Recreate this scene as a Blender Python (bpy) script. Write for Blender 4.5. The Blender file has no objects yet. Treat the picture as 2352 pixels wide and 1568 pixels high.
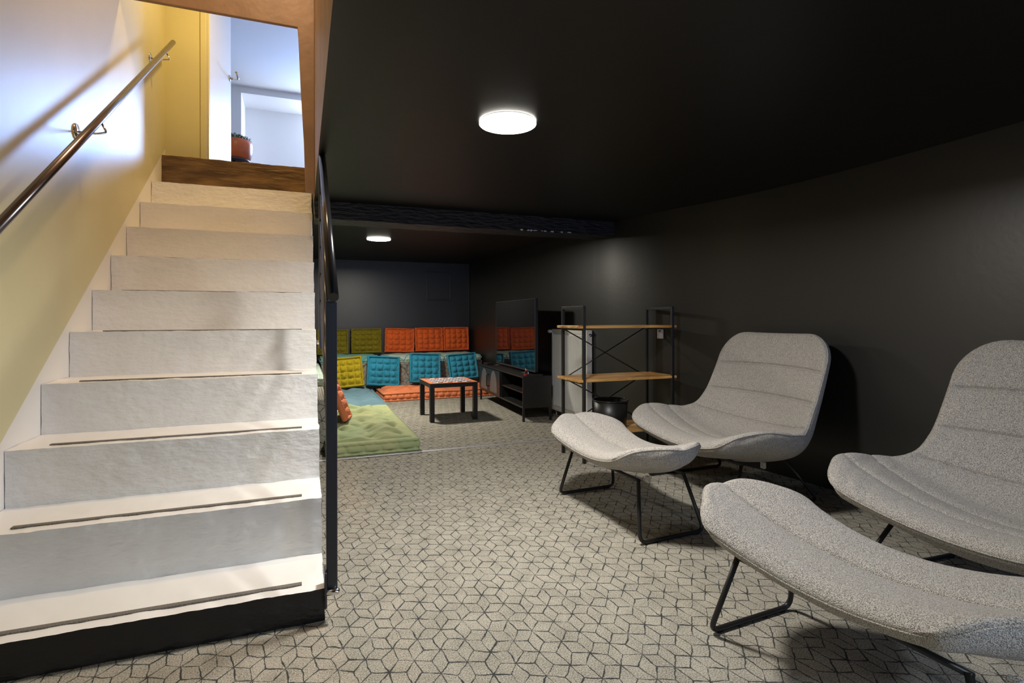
import bpy, bmesh, math, random
from mathutils import Vector, Matrix, noise
random.seed(7)
C = bpy.context.scene.collection
S = bpy.context.scene
pi = math.pi

# ------------------------------------------------------------------ camera
PHI = 0.3684
cam_d = bpy.data.cameras.new('camera')
cam = bpy.data.objects.new('camera', cam_d); C.objects.link(cam)
cam_d.sensor_width = 36.0
cam_d.lens = 1244.4 / 2352 * 36
cam_d.shift_y = -(784 - 731.4) / 2352
cam_d.clip_start = 0.05
cam.matrix_world = (Matrix.Translation((0, 0, 1.2)) @ Matrix.Rotation(-PHI, 4, 'Z')
                    @ Matrix.Rotation(pi / 2, 4, 'X') @ Matrix.Rotation(-0.0023, 4, 'Z'))
S.camera = cam
# ------------------------------------------------------------------ world, exposure
w = bpy.data.worlds.new('world'); S.world = w; w.use_nodes = True
w.node_tree.nodes['Background'].inputs[0].default_value = (0.6, 0.75, 1, 1)
w.node_tree.nodes['Background'].inputs[1].default_value = 0.0
S.view_settings.view_transform = 'Standard'
S.view_settings.look = 'None'
S.view_settings.exposure = 0.0
S.view_settings.gamma = 1.0
S.view_settings.use_curve_mapping = False
# light levels
L_NEAR, L_FAR, L_BACK = 14.0, 14.0, 14.0
COL_NEAR = (1.0, 0.95, 0.86); COL_FAR = (1.0, 0.93, 0.78); COL_BACK = (0.86, 0.92, 1.0)


def area(name, loc, target, sx, sy, power, col, shape='RECTANGLE', spread=pi):
    l = bpy.data.lights.new(name, 'AREA'); l.shape = shape; l.size = sx; l.size_y = sy
    l.energy = power; l.color = col; l.spread = spread
    o = bpy.data.objects.new(name, l); C.objects.link(o); o.location = loc
    d = Vector(target) - Vector(loc)
    o.rotation_euler = d.to_track_quat('-Z', 'Y').to_euler()
    return o


# daylight through an assumed upstairs window, assumed stairwell bulbs, and added cool daylight from behind the camera
area('upstairs_daylight', (0.86, 10.08, 4.16), (-1.1, 4.6, 2.6), 0.70, 0.70, 60, (0.17, 0.40, 1.0), 'RECTANGLE', math.radians(110))
area('upstairs_window_fill', (0.86, 10.10, 4.16), (-1.1, 7, 3.2), 0.80, 1.0, 78, (0.74, 0.84, 1.0))  # fill added at the assumed window to brighten the upstairs room
area('assumed_stairwell_bulb_light', (-0.35, 5.15, 4.70), (-0.35, 5.15, 0), 0.16, 0.16, 30, (1.0, 0.70, 0.26), 'DISK')  # warm light of an assumed, unseen bulb above the top steps
area('assumed_lower_bulb_light', (-0.20, 3.40, 4.68), (-0.20, 3.40, 0), 0.16, 0.16, 38, (1.0, 0.66, 0.38), 'DISK')  # warm light for the upper risers, from an assumed bulb out of view
area('added_rear_daylight', (2.2, -2.50, 1.10), (1.7, 2.2, 0.5), 0.8, 1.7, 20, (0.45, 0.58, 1.0))  # cool light added behind the camera for the risers and near footstool
area('near_lamp_light', (.975, 2.58, 2.180), (.975, 2.58, 0), 0.28, 0.28, 57, (1.0, 0.96, 0.90), 'DISK', math.radians(169))
area('far_lamp_light', (.885, 6.90, 2.180), (.885, 6.90, 0), 0.28, 0.28, 66, (1.0, 0.93, 0.80), 'DISK', math.radians(175))
area('assumed_rear_lamp_light', (1.1, -1.5, 2.180), (1.1, -1.5, 0), 0.28, 0.28, 46, (0.74, 0.87, 1.0), 'DISK', math.radians(165))  # cool light of an assumed lamp behind the camera

# ------------------------------------------------------------------ helpers


def link(name, me, mats, parent=None, smooth=False):
    if not isinstance(mats, (list, tuple)): mats = [mats]
    for m in mats: me.materials.append(m)
    if smooth:
        me.polygons.foreach_set('use_smooth', [True] * len(me.polygons))
    o = bpy.data.objects.new(name, me); C.objects.link(o)
    if parent: o.parent = parent
    return o


def build(name, bm, mats, parent=None, smooth=False, bevel=0, seg=2):
    me = bpy.data.meshes.new(name); bmesh.ops.recalc_face_normals(bm, faces=bm.faces)
    bm.to_mesh(me); bm.free()
    o = link(name, me, mats, parent, smooth)
    if bevel:
        b = o.modifiers.new('bevel', 'BEVEL'); b.width = bevel; b.segments = seg; b.limit_method = 'ANGLE'
        b.angle_limit = 0.6
    return o


def bx(bm, x0, x1, y0, y1, z0, z1, mi=0, M=None):
    vs = [bm.verts.new(Vector(p)) for p in ((x0, y0, z0), (x1, y0, z0), (x1, y1, z0), (x0, y1, z0),
                                            (x0, y0, z1), (x1, y0, z1), (x1, y1, z1), (x0, y1, z1))]
    if M is not None:
        for v in vs: v.co = M @ v.co
    for f in ((0, 3, 2, 1), (4, 5, 6, 7), (0, 1, 5, 4), (1, 2, 6, 5), (2, 3, 7, 6), (3, 0, 4, 7)):
        fc = bm.faces.new([vs[i] for i in f]); fc.material_index = mi
    return vs


def box(name, x0, x1, y0, y1, z0, z1, m, parent=None, bevel=0, M=None, seg=2):
    bm = bmesh.new(); bx(bm, x0, x1, y0, y1, z0, z1, 0, M)
    return build(name, bm, m, parent, bevel=bevel, seg=seg)


def fillet(pts, r, n=6):
    pts = [Vector(p) for p in pts]; out = [pts[0]]
    for i in range(1, len(pts) - 1):
        a, b, c = pts[i - 1], pts[i], pts[i + 1]
        u, v = (a - b), (c - b); lu, lv = u.length, v.length
        rr = min(r, lu * .45, lv * .45); u.normalize(); v.normalize()
        p0, p2 = b + u * rr, b + v * rr
        for k in range(n + 1):
            t = k / n
            out.append(p0 * (1 - t) ** 2 + b * 2 * t * (1 - t) + p2 * t * t)
    out.append(pts[-1]); return out


def add_tube(bm, pts, r, seg=12, closed=False, caps=True, rf=None, mi=0):
    pts = [Vector(p) for p in pts]; n = len(pts); rings = []
    up = Vector((0, 0, 1)); prev = None
    for i, p in enumerate(pts):
        if closed: t = pts[(i + 1) % n] - pts[i - 1]
        else: t = pts[min(i + 1, n - 1)] - pts[max(i - 1, 0)]
        t.normalize()
        if prev is None:
            ref = up if abs(t.dot(up)) < .9 else Vector((1, 0, 0))
            a = t.cross(ref).normalized()
        else:
            a = (prev - t * prev.dot(t)).normalized()
        prev = a; b = t.cross(a)
        rr = rf(i) * r if rf else r
        rings.append([bm.verts.new(p + (a * math.cos(2 * pi * k / seg) + b * math.sin(2 * pi * k / seg)) * rr) for k in range(seg)])
    m = n if closed else n - 1
    for i in range(m):
        A, B = rings[i], rings[(i + 1) % n]
        for k in range(seg):
            f = bm.faces.new((A[k], A[(k + 1) % seg], B[(k + 1) % seg], B[k])); f.smooth = True; f.material_index = mi
    if caps and not closed:
        bm.faces.new(rings[0]).material_index = mi; bm.faces.new(rings[-1]).material_index = mi


def tube(name, pts, r, m, parent=None, seg=12, closed=False, rf=None):
    bm = bmesh.new(); add_tube(bm, pts, r, seg, closed, True, rf); return build(name, bm, m, parent)


def add_lathe(bm, prof, c=(0, 0, 0), seg=40, mi=0, M=None):
    rings = []
    for r, z in prof:
        if r < 1e-5: rings.append([bm.verts.new((c[0], c[1], c[2] + z))])
        else: rings.append([bm.verts.new((c[0] + r * math.cos(2 * pi * k / seg), c[1] + r * math.sin(2 * pi * k / seg), c[2] + z)) for k in range(seg)])
    if M is not None:
        for R in rings:
            for v in R: v.co = M @ v.co
    for A, B in zip(rings, rings[1:]):
        for k in range(seg):
            a = A[k % len(A)], A[(k + 1) % len(A)]; b = B[k % len(B)], B[(k + 1) % len(B)]
            vs = []
            for v in (a[0], a[1], b[1], b[0]):
                if v not in vs: vs.append(v)
            if len(vs) > 2:
                f = bm.faces.new(vs); f.smooth = True; f.material_index = mi


def lathe(name, prof, m, parent=None, c=(0, 0, 0), seg=40, M=None):
    bm = bmesh.new(); add_lathe(bm, prof, c, seg, 0, M); return build(name, bm, m, parent)


def tag(o, label, cat, group=None, kind=None):
    o['label'] = label; o['category'] = cat
    if group: o['group'] = group
    if kind: o['kind'] = kind
    return o


def thing(name, label, cat, loc=(0, 0, 0), rz=0, group=None):
    o = bpy.data.objects.new(name, None); C.objects.link(o); o.location = loc; o.rotation_euler = (0, 0, rz)
    o.empty_display_size = .05
    return tag(o, label, cat, group)


def struct(o):
    o['kind'] = 'structure'; return o


def copy_tree(o, parent=None):
    kids = [c for c in bpy.data.objects if c.parent == o]
    c = o.copy(); C.objects.link(c)
    if parent: c.parent = parent
    for k in kids: copy_tree(k, c)
    return c


# ------------------------------------------------------------------ materials
def mat(name, base, rough=.5, metal=0, spec=.5, var=0, vscale=5, bump=0, bscale=60, bdist=.01, bdetail=4, stretch=None,
        coat=0, trans=0, emit=None, estr=0, sheen=0, ramp2=None, rvar=0):
    m = bpy.data.materials.new(name); m.use_nodes = True
    nt = m.node_tree; N = nt.nodes; Lk = nt.links; b = N['Principled BSDF']
    b.inputs['Base Color'].default_value = (*base, 1); b.inputs['Roughness'].default_value = rough
    b.inputs['Metallic'].default_value = metal; b.inputs['Specular IOR Level'].default_value = spec
    b.inputs['Coat Weight'].default_value = coat; b.inputs['Transmission Weight'].default_value = trans
    b.inputs['Sheen Weight'].default_value = sheen
    if emit: b.inputs['Emission Color'].default_value = (*emit, 1); b.inputs['Emission Strength'].default_value = estr
    tc = N.new('ShaderNodeTexCoord'); src = tc.outputs['Object']
    if stretch:
        mp = N.new('ShaderNodeMapping'); mp.inputs['Scale'].default_value = stretch; Lk.new(src, mp.inputs[0]); src = mp.outputs[0]
    if var:
        n = N.new('ShaderNodeTexNoise'); n.inputs['Scale'].default_value = vscale; n.inputs['Detail'].default_value = 6
        Lk.new(src, n.inputs['Vector'])
        r = N.new('ShaderNodeMix'); r.data_type = 'RGBA'
        c2 = ramp2 if ramp2 else tuple(max(0, c * (1 - var)) for c in base)
        mr = N.new('ShaderNodeMapRange'); mr.inputs[1].default_value = .35; mr.inputs[2].default_value = .65
        Lk.new(n.outputs['Fac'], mr.inputs[0]); Lk.new(mr.outputs[0], r.inputs['Factor'])
        r.inputs['A'].default_value = (*base, 1); r.inputs['B'].default_value = (*c2, 1)
        Lk.new(r.outputs['Result'], b.inputs['Base Color'])
    if bump:
        n2 = N.new('ShaderNodeTexNoise'); n2.inputs['Scale'].default_value = bscale; n2.inputs['Detail'].default_value = bdetail
        Lk.new(src, n2.inputs['Vector'])
        bp = N.new('ShaderNodeBump'); bp.inputs['Strength'].default_value = bump; bp.inputs['Distance'].default_value = bdist
        Lk.new(n2.outputs['Fac'], bp.inputs['Height']); Lk.new(bp.outputs[0], b.inputs['Normal'])
    return m


M = {}
M['black_wall'] = mat('black_wall_paint', (.011, .0108, .010), .40, spec=.85, bump=.08, bscale=26, bdist=.006, bdetail=8)
M['black_wall'].node_tree.nodes['Principled BSDF'].inputs['IOR'].default_value = 1.52
M['black_ceiling'] = mat('black_ceiling_paint', (.004, .004, .0042), .42, spec=.32, bump=.12, bscale=9, bdist=.006)
M['black_beam'] = mat('black_rough_beam', (.014, .015, .022), .42, spec=.5, bump=.9, bscale=22, bdist=.03, bdetail=9, stretch=(.5, 1, 2))
M['cream_wall'] = mat('pale_yellow_wall_paint', (.64, .60, .36), .42, bump=.12, bscale=14, bdist=.006, bdetail=8, var=.06, vscale=2)
M['white_band'] = mat('white_stringer_paint', (.80, .79, .77), .45, bump=.06, bscale=20, bdist=.004)
M['stair_white'] = mat('white_stair_paint', (.82, .81, .79), .33, bump=.10, bscale=12, bdist=.006)
M['stair_riser'] = mat('rough_white_riser_paint', (.78, .78, .77), .42, bump=.75, bscale=38, bdist=.010, bdetail=9, stretch=(.55, 1, 1), var=.10, vscale=3)
M['stair_black'] = mat('black_riser_paint', (.008, .008, .009), .38, bump=.8, bscale=26, bdist=.012, bdetail=9, stretch=(.5, 1, 1))
M['brown_wall'] = mat('tan_brown_plaster', (.31, .20, .125), .5, bump=.3, bscale=16, bdist=.01, var=.25, vscale=4)
M['sill_wood'] = mat('dark_stained_wood', (.22, .13, .065), .45, bump=.7, bscale=18, bdist=.02, bdetail=8, stretch=(.35, 1, 1.6), var=.5, vscale=9, ramp2=(.08, .042, .022))
M['white_room'] = mat('white_room_paint', (.86, .87, .90), .6)
M['white_door'] = mat('white_door_paint', (.80, .84, .88), .4)
M['rail_black'] = mat('satin_black_rail', (.012, .012, .014), .22, spec=.6)
M['rail_post'] = mat('satin_black_post', (.02, .021, .03), .36, spec=.6, bump=.1, bscale=40, bdist=.002)
M['rail_chrome'] = mat('brushed_dark_steel', (.27, .25, .27), .24, metal=1, bump=.05, bscale=50, bdist=.001)
M['chrome'] = mat('polished_chrome', (.75, .75, .76), .12, metal=1)
M['grip'] = mat('gritty_grip_tape', (.06, .055, .05), .7, var=.6, vscale=320, ramp2=(.24, .22, .19), bump=.5, bscale=400, bdist=.002)
M['lamp_body'] = mat('white_lamp_plastic', (.85, .85, .84), .4)
M['metal_strip'] = mat('aluminium_strip', (.72, .73, .76), .35, metal=.6)
M['black_metal'] = mat('black_powder_metal', (.012, .012, .012), .4, spec=.5)
M['black_metal_sheet'] = mat('black_cabinet_sheet_metal', (.018, .018, .017), .33, spec=.5)
M['mesh_metal'] = mat('grey_perforated_mesh', (.30, .30, .30), .45, metal=.6, var=.6, vscale=220, ramp2=(.10, .10, .10))
M['screen'] = mat('television_glass', (.004, .004, .005), .03, spec=.9)
M['black_plastic'] = mat('black_plastic', (.012, .012, .013), .3)
M['white_metal'] = mat('white_radiator_enamel', (.78, .78, .76), .35)
M['grey_gap'] = mat('radiator_inner_grey', (.35, .35, .34), .5)
M['black_lack'] = mat('black_table_laminate', (.010, .009, .009), .35)
M['plate_white'] = mat('white_switch_plastic', (.72, .72, .82), .4)
M['terracotta'] = mat('terracotta_glaze', (.62, .15, .05), .35, var=.3, vscale=7)
M['leaf'] = mat('grey_green_leaves', (.12, .24, .13), .5, var=.4, vscale=30)
M['dark_stool'] = mat('dark_blue_wood', (.03, .03, .06), .4)
M['glass'] = mat('clear_glass', (.95, .95, .95), .02, trans=1)
M['red_liquid'] = mat('red_perfume', (.8, .06, .02), .15)
M['fabric_back'] = mat('charcoal_zip_tab', (.05, .05, .06), .5)
M['button'] = mat('thread', (.03, .03, .03), .8)


def wood_mat():
    m = mat('honey_acacia_wood', (.62, .32, .09), .35)
    nt = m.node_tree; N = nt.nodes; L = nt.links; b = N['Principled BSDF']
    tc = N.new('ShaderNodeTexCoord'); mp = N.new('ShaderNodeMapping'); mp.inputs['Scale'].default_value = (1.2, 9, 9)
    L.new(tc.outputs['Object'], mp.inputs[0])
    n = N.new('ShaderNodeTexNoise'); n.inputs['Scale'].default_value = 3.2; n.inputs['Detail'].default_value = 8; n.inputs['Distortion'].default_value = .8
    L.new(mp.outputs[0], n.inputs['Vector'])
    cr = N.new('ShaderNodeValToRGB'); e = cr.color_ramp.elements
    e[0].position = .3; e[0].color = (.36, .15, .035, 1); e[1].position = .62; e[1].color = (.78, .45, .15, 1)
    L.new(n.outputs['Fac'], cr.inputs[0])
    # staves, each its own tone
    br = N.new('ShaderNodeTexBrick'); br.inputs['Scale'].default_value = 1; br.inputs['Brick Width'].default_value = .32
    br.inputs['Row Height'].default_value = .075; br.inputs['Mortar Size'].default_value = .0
    br.inputs['Color1'].default_value = (.78, .78, .78, 1); br.inputs['Color2'].default_value = (1.25, 1.2, 1.1, 1)
    L.new(tc.outputs['Object'], br.inputs['Vector'])
    mx = N.new('ShaderNodeMix'); mx.data_type = 'RGBA'; mx.blend_type = 'MULTIPLY'; mx.inputs['Factor'].default_value = 1
    L.new(cr.outputs[0], mx.inputs['A']); L.new(br.outputs['Color'], mx.inputs['B']); L.new(mx.outputs['Result'], b.inputs['Base Color'])
    return m


M['wood'] = wood_mat()


def carpet_mat(name, cell=.100, warm=1.0, axes=(0, 1)):
    """loop-pile carpet with a drawn cube lattice: six spokes from the centre of every hexagonal cell"""
    m = bpy.data.materials.new(name); m.use_nodes = True
    nt = m.node_tree; N = nt.nodes; L = nt.links; b = N['Principled BSDF']; b.inputs['Roughness'].default_value = .95
    b.inputs['Specular IOR Level'].default_value = .1
    tc = N.new('ShaderNodeTexCoord')
    sp = N.new('ShaderNodeSeparateXYZ'); L.new(tc.outputs['Object'], sp.inputs[0])
    cb = N.new('ShaderNodeCombineXYZ'); L.new(sp.outputs[axes[0]], cb.inputs[0]); L.new(sp.outputs[axes[1]], cb.inputs[1])
    nz = N.new('ShaderNodeTexNoise'); nz.inputs['Scale'].default_value = 11; nz.inputs['Detail'].default_value = 3
    L.new(cb.outputs[0], nz.inputs['Vector'])

    def vm(op, a, bb=None):
        n = N.new('ShaderNodeVectorMath'); n.operation = op
        for i, x in enumerate((a, bb)):
            if x is None: continue
            if isinstance(x, (tuple, list)): n.inputs[i].default_value = x
            else: L.new(x, n.inputs[i])
        return n

    def mm(op, *a):
        n = N.new('ShaderNodeMath'); n.operation = op
        for i, x in enumerate(a):
            if isinstance(x, (int, float)): n.inputs[i].default_value = x
            else: L.new(x, n.inputs[i])
        return n.outputs[0]
    ns = N.new('ShaderNodeTexNoise'); ns.inputs['Scale'].default_value = 9; ns.inputs['Detail'].default_value = 3
    d = vm('SUBTRACT', ns.outputs['Color'], (.5, .5, .5)); L.new(cb.outputs[0], ns.inputs['Vector'])
    dd = N.new('ShaderNodeVectorMath'); dd.operation = 'SCALE'; L.new(d.outputs[0], dd.inputs[0]); dd.inputs['Scale'].default_value = .034
    p0 = vm('ADD', cb.outputs[0], dd.outputs[0])
    rt = N.new('ShaderNodeMapping'); rt.inputs['Rotation'].default_value = (0, 0, math.radians(-12)); rt.inputs['Scale'].default_value = (1.0, .74, 1); L.new(p0.outputs[0], rt.inputs[0])
    p = rt.outputs[0]
    s = (cell, cell * math.sqrt(3), 1); h = (cell / 2, cell * math.sqrt(3) / 2, .5)
    A = vm('SUBTRACT', vm('MODULO', vm('ADD', p, (100 * cell, 100 * cell * math.sqrt(3), 0)).outputs[0], s).outputs[0], h)
    B = vm('SUBTRACT', vm('MODULO', vm('ADD', p, (100 * cell + h[0], 100 * cell * math.sqrt(3) + h[1], 0)).outputs[0], s).outputs[0], h)
    A2 = vm('MULTIPLY', A.outputs[0], (1, 1, 0)); B2 = vm('MULTIPLY', B.outputs[0], (1, 1, 0))
    la = vm('LENGTH', A2.outputs[0]).outputs['Value']; lb = vm('LENGTH', B2.outputs[0]).outputs['Value']
    sel = mm('LESS_THAN', la, lb)
    mx = N.new('ShaderNodeMix'); mx.data_type = 'VECTOR'; L.new(sel, mx.inputs['Factor']); L.new(B2.outputs[0], mx.inputs['A']); L.new(A2.outputs[0], mx.inputs['B'])
    q = mx.outputs['Result']
    # cells alternate between the spokes turned through 90, 210 and 330 degrees
    ds = []
    for k in range(3):
        an = math.radians(30 + 60 * k) + pi / 2
        ds.append(mm('ABSOLUTE', vm('DOT_PRODUCT', q, (math.cos(an), math.sin(an), 0)).outputs['Value']))
    dmin = mm('MINIMUM', mm('MINIMUM', ds[0], ds[1]), ds[2])
    # slightly frayed, uneven line
    n3 = N.new('ShaderNodeTexNoise'); n3.inputs['Scale'].default_value = 16; n3.inputs['Detail'].default_value = 2; L.new(cb.outputs[0], n3.inputs['Vector'])
    n4 = N.new('ShaderNodeTexNoise'); n4.inputs['Scale'].default_value = 170; n4.inputs['Detail'].default_value = 2; L.new(cb.outputs[0], n4.inputs['Vector'])
    wd = mm('MULTIPLY', mm('SUBTRACT', n3.outputs['Fac'], .34), .0066)
    wd2 = mm('ADD', wd, mm('MULTIPLY', mm('SUBTRACT', n4.outputs['Fac'], .5), .004))
    ln = N.new('ShaderNodeMapRange'); ln.inputs[3].default_value = 1; ln.inputs[4].default_value = 0
    L.new(mm('SUBTRACT', dmin, wd2), ln.inputs[0]); ln.inputs[1].default_value = 0; ln.inputs[2].default_value = .0016
    # pile colour
    n5 = N.new('ShaderNodeTexNoise'); n5.inputs['Scale'].default_value = 210; n5.inputs['Detail'].default_value = 3; L.new(cb.outputs[0], n5.inputs['Vector'])
    n6 = N.new('ShaderNodeTexNoise'); n6.inputs['Scale'].default_value = 9; n6.inputs['Detail'].default_value = 3; L.new(cb.outputs[0], n6.inputs['Vector'])
    cr = N.new('ShaderNodeValToRGB'); e = cr.color_ramp.elements
    e[0].position = .34; e[0].color = (.13 * warm, .122, .10, 1); e[1].position = .64; e[1].color = (.49 * warm, .455, .38, 1)
    L.new(mm('ADD', mm('MULTIPLY', n5.outputs['Fac'], .8), mm('MULTIPLY', n6.outputs['Fac'], .2)), cr.inputs[0])
    mc = N.new('ShaderNodeMix'); mc.data_type = 'RGBA'; L.new(ln.outputs[0], mc.inputs['Factor'])
    L.new(cr.outputs[0], mc.inputs['A']); mc.inputs['B'].default_value = (.045, .048, .048, 1)
    L.new(mc.outputs['Result'], b.inputs['Base Color'])
    bp = N.new('ShaderNodeBump'); bp.inputs['Strength'].default_value = .5; bp.inputs['Distance'].default_value = .004
    L.new(n5.outputs['Fac'], bp.inputs['Height']); L.new(bp.outputs[0], b.inputs['Normal'])
    return m


M['carpet'] = carpet_mat('cube_pattern_carpet')
M['carpet_bench'] = carpet_mat('cube_pattern_carpet_on_bench', axes=(0, 2))


def tweed_mat():
    m = bpy.data.materials.new('grey_beige_boucle_fabric'); m.use_nodes = True
    nt = m.node_tree; N = nt.nodes; L = nt.links; b = N['Principled BSDF']
    b.inputs['Roughness'].default_value = .9; b.inputs['Specular IOR Level'].default_value = .15; b.inputs['Sheen Weight'].default_value = .15
    tc = N.new('ShaderNodeTexCoord')
    n = N.new('ShaderNodeTexNoise'); n.inputs['Scale'].default_value = 330; n.inputs['Detail'].default_value = 3
    v = N.new('ShaderNodeTexVoronoi'); v.inputs['Scale'].default_value = 380
    L.new(tc.outputs['Object'], n.inputs['Vector']); L.new(tc.outputs['Object'], v.inputs['Vector'])
    cr = N.new('ShaderNodeValToRGB'); e = cr.color_ramp.elements
    e[0].position = .36; e[0].color = (.17, .155, .14, 1); e[1].position = .6; e[1].color = (.68, .635, .58, 1)
    L.new(n.outputs['Fac'], cr.inputs[0]); L.new(cr.outputs[0], b.inputs['Base Color'])
    ad = N.new('ShaderNodeMath'); ad.operation = 'SUBTRACT'; L.new(n.outputs['Fac'], ad.inputs[0]); L.new(v.outputs['Distance'], ad.inputs[1])
    bp = N.new('ShaderNodeBump'); bp.inputs['Strength'].default_value = .7; bp.inputs['Distance'].default_value = .004
    L.new(ad.outputs[0], bp.inputs['Height']); L.new(bp.outputs[0], b.inputs['Normal'])
    return m


M['tweed'] = tweed_mat()


def cloth(name, col, var=.2, col2=None):
    return mat(name, col, .75, spec=.25, var=var, vscale=3.5, ramp2=col2, bump=.25, bscale=11, bdist=.012, bdetail=3, sheen=.1)


M['orange'] = cloth('burnt_orange_cotton', (.85, .155, .03))
M['coral'] = cloth('coral_orange_cotton', (.78, .235, .095))
M['teal_blue'] = cloth('petrol_blue_cotton', (.03, .28, .42))
M['faded_blue'] = cloth('faded_blue_cotton', (.15, .27, .33))
M['mustard'] = cloth('mustard_olive_cotton', (.50, .38, .012))
M['olive'] = cloth('olive_cotton', (.27, .215, .010))
M['green'] = cloth('leaf_green_cotton', (.30, .38, .19), .3, (.41, .43, .21))
M['aqua'] = cloth('aqua_cotton', (.20, .46, .40))
M['mint'] = cloth('pale_mint_cotton', (.50, .62, .52))
M['seam'] = mat('dark_stitching', (.02, .015, .012), .9)

# ------------------------------------------------------------------ setting
XW, XE, XL = 2.85, 3.75, -1.21            # right wall, left wall
YB, YBACK = 9.56, -2.6          # far wall, wall behind the camera
H = 2.2                         # cellar ceiling
XR = 0.0787; Y1 = 2.2807; T = .3511; H1 = .1288; R = .2507     # the flight
UP = 2.71                       # upstairs floor
YD = 5.95                       # plane of the doorway upstairs
YH = 4.57; XWELL = .09          # header over the flight, edge of the stairwell
YBEAM = 4.86

struct(box('floor', -1.5, XE, YBACK - .1, YB + .1, -.1, 0, M['carpet']))
# cellar ceiling: near room and far room, split by the beam
bm = bmesh.new()
bx(bm, XWELL, XE, YBACK - .1, YBEAM, H, H + .2)
bm.faces.ensure_lookup_table()
for f in bm.faces:
    if all(abs(v.co.x - XWELL) < 1e-4 for v in f.verts): f.material_index = 1
bx(bm, XL - .1, XWELL, YBACK - .1, 1.1, H, H + .2)
struct(build('ceiling', bm, [M['black_ceiling'], M['brown_wall']]))
bm = bmesh.new()
bx(bm, XWELL, XE, YBEAM, YB + .1, H, H + .2)
bx(bm, -1.5, XWELL, 5.82, YB + .1, H, H + .2)
struct(build('ceiling_far', bm, M['black_ceiling']))


def rough_box(name, x0, x1, y0, y1, z0, z1, nx, ny, nz, amp, sc, m, parent=None, matf=None, rnd=0.0):
    """box with a gridded surface pushed about by noise (hand-finished concrete, plaster, timber)"""
    bm = bmesh.new(); V = {}

    def vert(i, j, k):
        if (i, j, k) not in V:
            p = Vector((x0 + (x1 - x0) * i / nx, y0 + (y1 - y0) * j / ny, z0 + (z1 - z0) * k / nz))
            q = p * sc
            p += Vector((noise.noise(q + Vector((7, 0, 0))), noise.noise(q + Vector((0, 9, 0))), noise.noise(q + Vector((0, 0, 5))))) * amp
            p += Vector((noise.noise(q * 4), noise.noise(q * 4 + Vector((3, 3, 3))), noise.noise(q * 4 + Vector((5, 5, 1))))) * amp * .45
            V[i, j, k] = bm.verts.new(p)
        return V[i, j, k]
    for a in range(nx):
        for b in range(ny):
            for k in (0, nz):
                bm.faces.new([vert(a, b, k), vert(a + 1, b, k), vert(a + 1, b + 1, k), vert(a, b + 1, k)])
    for a in range(nx):
        for c in range(nz):
            for j in (0, ny):
                bm.faces.new([vert(a, j, c), vert(a + 1, j, c), vert(a + 1, j, c + 1), vert(a, j, c + 1)])
    for b in range(ny):
        for c in range(nz):
            for i in (0, nx):
                bm.faces.new([vert(i, b, c), vert(i, b + 1, c), vert(i, b + 1, c + 1), vert(i, b, c + 1)])
    bmesh.ops.recalc_face_normals(bm, faces=bm.faces)
    if matf:
        for f in bm.faces: f.material_index = matf(f)
    for f in bm.faces: f.smooth = True
    me = bpy.data.meshes.new(name); bm.to_mesh(me); bm.free()
    o = link(name, me, m, parent)
    me.set_sharp_from_angle(angle=.9)
    return o


struct(rough_box('trim_beam', XWELL + .004, 3.12, YBEAM, YBEAM + .30, 2.05, H + .01, 120, 8, 6, .006, 8, M['black_beam']))
bm = bmesh.new(); bx(bm, XWELL + .02, 3.17, YBEAM - .02, YBEAM + .02, 0, .006)
struct(build('trim_threshold', bm, M['metal_strip'], bevel=.002))

beam = bpy.data.objects['trim_beam']; random.seed(11)
for i in range(11):
    cx = 1.98 + .05 * i + random.uniform(-.02, .02); wd = random.uniform(.006, .028); hh = random.uniform(.003, .010)
    bm = bmesh.new(); n_ = 7
    pp = [(cx + wd * math.cos(2 * pi * k / n_) * random.uniform(.6, 1.1), 2.060 + hh * math.sin(2 * pi * k / n_) * random.uniform(.5, 1.2)) for k in range(n_)]
    a_ = [bm.verts.new((x, YBEAM - .0075, z)) for x, z in pp]; b_ = [bm.verts.new((x, YBEAM + .006, z)) for x, z in pp]
    bm.faces.new(a_); bm.faces.new(b_[::-1])
    for k in range(n_): bm.faces.new((a_[k], a_[(k + 1) % n_], b_[(k + 1) % n_], b_[k]))
    build('plaster_chip', bm, M['plate_white'], beam)
# right wall with its plasterboard lining step beyond the beam
def wall_curve():
    P = [(2.985, 5.25, 0), (3.015, 4.85, 0), (3.108, 4.35, 0), (3.26, 3.80, 0), (3.38, 3.30, 0), (3.44, 2.70, 0), (3.44, 1.90, 0), (3.40, .80, 0)]
    out = []
    for i in range(len(P) - 1):
        p0 = Vector(P[max(i - 1, 0)]); p1 = Vector(P[i]); p2 = Vector(P[i + 1]); p3 = Vector(P[min(i + 2, len(P) - 1)])
        for k in range(10):
            t = k / 10
            out.append(.5 * ((2 * p1) + (-p0 + p2) * t + (2 * p0 - 5 * p1 + 4 * p2 - p3) * t * t + (-p0 + 3 * p1 - 3 * p2 + p3) * t ** 3))
    return [(v.x, v.y) for v in out] + [(3.40, .80)]


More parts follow.
